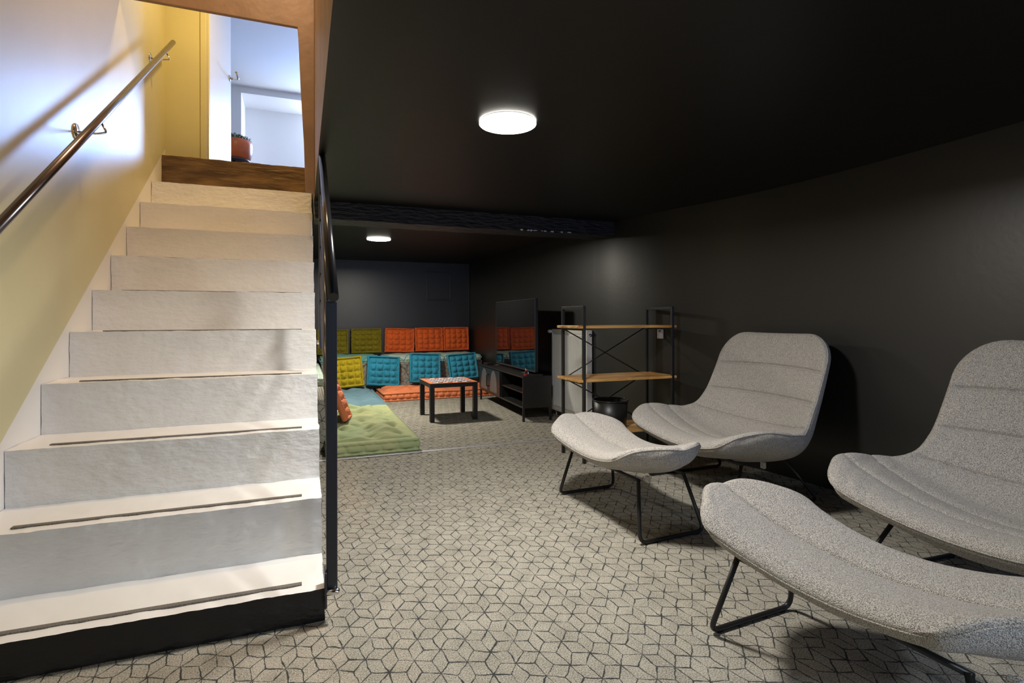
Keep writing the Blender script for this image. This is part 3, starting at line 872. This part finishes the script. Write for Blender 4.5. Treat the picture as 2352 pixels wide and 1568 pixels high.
bt = thing('perfume_bottle', 'small clear glass bottle with red liquid on the near end of the TV stand', 'bottle', (2.455, 5.90, SH))
gl = box('glass_body', -.024, .024, -.024, .024, 0, .05, M['glass'], bt, bevel=.004)
box('red_liquid', -.017, .017, -.017, .017, .006, .022, M['red_liquid'], gl)
lathe('stopper', [(0, .05), (.010, .05), (.010, .06), (.014, .062), (.014, .085), (0, .086)], M['chrome'], bt, seg=16)
rc = box('remote_control', -.022, .022, -.09, .09, 0, .018, M['black_plastic'], bevel=.005)
rc.location = (2.55, 5.86, SH); rc.rotation_euler = (0, 0, 1.2)
tag(rc, 'slim dark remote control lying beside the small bottle on the TV stand', 'remote')
rt_ = box('set_top_box', -.05, .05, -.09, .09, 0, .03, M['black_plastic'], bevel=.006)
rt_.location = (2.545, 7.56, SH); tag(rt_, 'small black box at the far end of the TV stand', 'box')

# ------------------------------------------------------------------ chess table
tb = thing('chess_table', 'square black coffee table with an orange bordered chessboard top', 'table', (1.37, 6.175, 0), .01)
TL = .575; lt = .052; tt = .45
box('apron_top', 0, TL, 0, TL, tt - .052, tt - .004, M['black_lack'], tb, bevel=.002)
for x in (0, TL - lt):
    for y in (0, TL - lt): box('leg', x, x + lt, y, y + lt, 0, tt - .052, M['black_lack'], tb, bevel=.0015)
bm = bmesh.new(); bx(bm, .002, TL - .002, .002, TL - .002, tt - .004, tt)
tp = build('board_border', bm, mat('orange_board_border', (.75, .22, .10), .35), tb)
cs = (TL - .11) / 8
for col, nm, mm_ in ((0, 'white_squares', mat('white_squares', (.78, .76, .80), .3)), (1, 'black_squares', mat('black_squares', (.012, .012, .012), .3))):
    bm = bmesh.new()
    for i in range(8):
        for j in range(8):
            if (i + j) % 2 == col: bx(bm, .055 + i * cs, .055 + (i + 1) * cs, .055 + j * cs, .055 + (j + 1) * cs, tt - .001, tt + .0008)
    build(nm, bm, mm_, tp)

# ------------------------------------------------------------------ benches, mattresses, cushions
bench = box('carpet_bench', .26, 2.84, 8.76, YB - .005, 0, .50, M['carpet_bench'], bevel=.01)
tag(bench, 'long low bench clad in cube-pattern carpet along the far wall', 'bench')
benchl = box('carpet_bench', -.59, .20, 5.2, YB - .005, 0, .47, M['carpet_bench'], bevel=.01)
tag(benchl, 'carpet-clad bench along the left side, mostly hidden by the stairs', 'bench')


def mattress(name, W, Lh, t, m, tx, ty, seed=0, dip=.03, wrk=.012, nx=90, ny=110, lumps=.06, roll=.016, label='', cat='mattress', parent=None):
    """tufted floor mattress with rolled edges, origin at the middle of the base; W along x, Lh along y"""
    bm = bmesh.new(); sd_ = Vector((seed * 3.1, seed * 1.7, seed * .9)); G = []
    tufts = [(-W / 2 + W * (i + .5) / tx, -Lh / 2 + Lh * (j + .5) / ty) for i in range(tx) for j in range(ty)]
    tufts = [(a + noise.noise(Vector((a * 9, b * 9, seed))) * .02, b + noise.noise(Vector((a * 9, b * 9, seed + 4))) * .02) for a, b in tufts]
    for i in range(nx + 1):
        row = []
        for j in range(ny + 1):
            x = -W / 2 + W * i / nx; y = -Lh / 2 + Lh * j / ny
            ex = (W / 2 - abs(x)); ey = (Lh / 2 - abs(y)); e = min(ex, ey)
            z = t
            if e < .05:                                   # the stitched groove behind the rolled edge
                z -= .024 * math.exp(-((e - .038) / .010) ** 2)
            if e < .022: z -= (.022 - e) * .55
            body = min(1, max(0, (e - .03) / .08))
            q = 0
            for a, b in tufts:
                d2 = (x - a) ** 2 + (y - b) ** 2
                if d2 < .04: q += math.exp(-d2 / .0032) * .75 + math.exp(-d2 / .00035) * .5
            p = Vector((x * 3.2, y * 7.5, 0)) + sd_
            fold = (abs(noise.noise(p)) * 2 - .5) * wrk + noise.noise(Vector((x * 9, y * 16, 2)) + sd_) * wrk * .45
            z += body * (.016 - dip * min(q, 1.1) + fold)
            pp = x if ey < ex else y
            sag = noise.noise(Vector((x * 1.6, y * 1.6, seed))) * .012
            z += sag
            out = 1 + 0 * pp
            row.append(bm.verts.new((x, y, z)))
        G.append(row)
    for i in range(nx):
        for j in range(ny): bm.faces.new((G[i][j], G[i + 1][j], G[i + 1][j + 1], G[i][j + 1]))
    ring = [G[i][0] for i in range(nx + 1)] + [G[nx][j] for j in range(1, ny + 1)] + [G[i][ny] for i in range(nx - 1, -1, -1)] + [G[0][j] for j in range(ny - 1, 0, -1)]
    N = len(ring); acc = 0; P_ = [r.co.copy() for r in ring]; Ls = [0]
    for k in range(1, N): Ls.append(Ls[-1] + (P_[k] - P_[k - 1]).length)
    prev = ring; K = 14
    for q_ in range(1, K + 1):
        f = q_ / K; cur = []
        for k in range(N):
            c = P_[k]; nx_ = c.x / (W / 2); ny_ = c.y / (Lh / 2)
            ou = Vector((math.copysign(max(0, abs(nx_) - .9) * 10, nx_) if abs(nx_) > .999 else 0, math.copysign(1, ny_) if abs(ny_) > .999 else 0, 0))
            if ou.length > 0: ou.normalize()
            seg = abs(math.sin(pi * Ls[k] / lumps)) ** .5
            rip = .8 + .2 * math.sin(Ls[k] * 2 * pi / (lumps * .45))
            rb = roll * rip * (math.exp(-((f - .10) / .09) ** 2) + math.exp(-((f - .90) / .09) ** 2))
            pan = .030 * seg * math.exp(-((f - .5) / .24) ** 4) - .004
            z = c.z * (1 - f)
            cur.append(bm.verts.new(Vector((c.x, c.y, 0)) + ou * (rb + pan) + Vector((0, 0, max(z, .0)))))
        for k in range(N): bm.faces.new((prev[k], prev[(k + 1) % N], cur[(k + 1) % N], cur[k]))
        prev = cur
    bm.faces.new(prev)
    for f in bm.faces: f.smooth = True
    for a, b in tufts:
        zt = t + .016 - dip * 1.1 + noise.noise(Vector((a * 1.6, b * 1.6, seed))) * .012
        add_lathe(bm, [(0, .006), (.006, .004), (.010, -.006)], (a, b, zt), 8)
    o = build(name, bm, m, parent); tag(o, label, cat)
    return o


mg = mattress('floor_mattress', .78, 2.02, .125, M['green'], 3, 5, 1, dip=.06, wrk=.042, ny=170, lumps=.15, roll=.026, label='leaf green tufted floor mattress with rolled edges, nearest the threshold strip')
mg.location = (.59, 5.93, 0)
mbm = mattress('floor_mattress', .80, 1.74, .125, M['faded_blue'], 2, 3, 5, dip=.03, wrk=.035, label='faded blue floor mattress between the green and orange ones')
mbm.location = (.60, 7.86, 0); mbm['group'] = 'floor mattresses'; mg['group'] = 'floor mattresses'
mo = mattress('floor_mattress', 1.70, .74, .14, M['coral'], 6, 3, 9, dip=.04, wrk=.025, nx=130, ny=60, lumps=.10, roll=.030, label='coral orange tufted floor mattress in front of the far bench')
mo.location = (1.93, 8.35, 0); mo.rotation_euler = (0, 0, .02); mo['group'] = 'floor mattresses'
ma = mattress('bench_mattress', .92, .72, .095, M['aqua'], 3, 2, 12, nx=60, ny=50, label='aqua tufted mattress on the left part of the far bench', dip=.02)
ma.location = (.72, 9.16, .503); ma['group'] = 'bench mattresses'
mm1 = mattress('bench_mattress', 1.58, .72, .095, M['mint'], 5, 2, 15, nx=90, ny=50, label='pale mint tufted mattress on the right part of the far bench', dip=.02)
mm1.location = (2.03, 9.16, .503); mm1['group'] = 'bench mattresses'
ml = mattress('bench_mattress', .74, 2.2, .09, M['mint'], 2, 5, 18, nx=50, ny=90, label='pale mint mattress on the left bench, only its edge in view', dip=.02)
ml.location = (-.165, 7.35, .472); ml['group'] = 'bench mattresses'


def cushion(name, W, Hh, t, m, n, seed, label, group, loc, tilt, rz=0, roll_=0, ties=False):
    """tufted square cushion with a rolled, hand-stitched edge; stands upright in its local x-z plane"""
    bm = bmesh.new(); G = 66; F = []; Bk = []
    inner = .86
    for i in range(G + 1):
        fr, bk = [], []
        for j in range(G + 1):
            u = -1 + 2 * i / G; v = -1 + 2 * j / G
            sq = 1 + .02 * noise.noise(Vector((u * 2, v * 2, seed)))
            x = u * W / 2 * sq; z = v * Hh / 2 * sq
            x += .006 * noise.noise(Vector((u * 6, v * 6, seed + 9)))
            e = max(abs(u), abs(v))
            roll = t * .50 * math.sqrt(max(0, 1 - ((min(e, 1) - .93) / .07) ** 2)) if e > .86 else 0
            uu, vv = u / inner, v / inner
            if e <= inner:
                gx = (uu + 1) / 2 * n; gy = (vv + 1) / 2 * n
                wob = .10 * noise.noise(Vector((u * 4, v * 4, seed + 3)))
                lx = abs(math.sin(pi * (gx + wob * (1 - uu * uu)))); ly = abs(math.sin(pi * (gy + wob * (1 - vv * vv))))
                bodyh = (1 - abs(uu) ** 6) * (1 - abs(vv) ** 6)
                pil = (lx ** .6) * (ly ** .6)
                hgt = t * (.08 + .60 * bodyh * (.16 + .84 * pil)) + .003 * noise.noise(Vector((u * 12, v * 12, seed)))
                hgt += t * .06 * noise.noise(Vector((u * 20, v * 6, seed)))
            else:
                stitch = .85 + .15 * math.sin((u * W + v * Hh) * 120 + seed)
                hgt = roll * stitch
            hgt = max(hgt, .0)
            fr.append(Vector((x, -hgt, z))); bk.append(Vector((x, hgt * .9 + .0005, z)))
        F.append([bm.verts.new(p) for p in fr]); Bk.append([bm.verts.new(p) for p in bk])
    for i in range(G):
        for j in range(G):
            bm.faces.new((F[i][j], F[i + 1][j], F[i + 1][j + 1], F[i][j + 1]))
            bm.faces.new((Bk[i][j], Bk[i][j + 1], Bk[i + 1][j + 1], Bk[i + 1][j]))
    for k in range(G):
        for a, b in (((k, 0), (k + 1, 0)), ((k + 1, G), (k, G)), ((0, k + 1), (0, k)), ((G, k), (G, k + 1))):
            bm.faces.new((F[a[0]][a[1]], Bk[a[0]][a[1]], Bk[b[0]][b[1]], F[b[0]][b[1]]))
    for f in bm.faces: f.smooth = True
    o = build(name, bm, m); tag(o, label, 'cushion', group)
    # dark stitching in the groove inside the rolled edge
    sm = bmesh.new(); pts = []
    for (a, b), (c, d) in (((-1, -1), (1, -1)), ((1, -1), (1, 1)), ((1, 1), (-1, 1)), ((-1, 1), (-1, -1))):
        for k in range(24):
            s = k / 24; u = (a + (c - a) * s) * .865; v = (b + (d - b) * s) * .865
            wv = .006 * noise.noise(Vector((u * 9, v * 9, seed + 2)))
            pts.append((u * W / 2 + wv, -t * .13 - .002, v * Hh / 2 + wv))
    add_tube(sm, pts, .0032, 6, closed=True); build('stitching', sm, M['seam'], o)
    if ties:
        for sx_ in (-1, 1):
            tube('tie', fillet([(sx_ * W * .49, 0, Hh * .46), (sx_ * (W * .5 + .05), -.02, Hh * .40), (sx_ * (W * .5 + .09), -.01, Hh * .22)], .03), .005, m, o, seg=6)
            tube('tie', fillet([(sx_ * W * .49, 0, -Hh * .44), (sx_ * (W * .5 + .04), .0, -Hh * .40), (sx_ * (W * .5 + .05), -.01, -Hh * .47)], .03), .005, m, o, seg=6)
    Rm = Matrix.Rotation(rz, 4, 'Z') @ Matrix.Rotation(-tilt, 4, 'X') @ Matrix.Rotation(roll_, 4, 'Y')
    o.matrix_world = Matrix.Translation(loc) @ Rm
    return o


gR = 'burnt orange cushions on the far bench'; gB = 'petrol blue cushions leaning on the far bench'; gO = 'olive cushions on the far bench'
zR = .605
for i, (x, lab) in enumerate(((1.56, 'burnt orange tufted cushion, leftmost of the three against the far wall'),
                              (2.075, 'burnt orange tufted cushion, middle of the three against the far wall'),
                              (2.565, 'burnt orange tufted cushion in the far right corner against the wall'))):
    cushion('tufted_cushion', (.51, .50, .47)[i], .42, .10, M['orange'], 4, 20 + i, lab, gR, (x, 9.44, zR + .225 + (0, .008, .012)[i]), .10, 0, (.03, -.005, .0)[i])
for i, (x, lab) in enumerate(((.46, 'olive green cushion on the far bench, cut off by the stair post'),
                              (1.0, 'olive green cushion against the far wall, next to the orange ones'))):
    cushion('tufted_cushion', .50, .42, .10, M['olive'], 4, 30 + i, lab, gO, (x, 9.44, zR + .215 + .01 * i), .10, 0, -.005)
for i, (x, y, r, lab) in enumerate(((1.165, 8.57, .07, 'petrol blue tufted cushion, leftmost of the three leaning on the bench front'),
                                 (1.82, 8.57, .05, 'petrol blue tufted cushion, middle of the three and tallest standing'),
                                 (2.44, 8.57, -.06, 'petrol blue tufted cushion at the right, beside the TV stand'))):
    cushion('tufted_cushion', .50, (.47, .48, .43)[i], .10, M['teal_blue'], 4, 40 + i, lab, gB, (x, y, (.39, .415, .42)[i]), .25, (.0, .0, .03)[i], r, ties=True)
cushion('tufted_cushion', .48, .47, .10, M['mustard'], 4, 51, 'bright mustard tufted cushion standing on the faded blue mattress', None, (.62, 8.56, .39), .25, 0, -.07)
cushion('tufted_cushion', .46, .44, .08, M['coral'], 4, 52, 'coral tufted cushion lying against the left bench, half hidden by the stair post', None, (.36, 5.95, .35), .38, 1.45, .1)
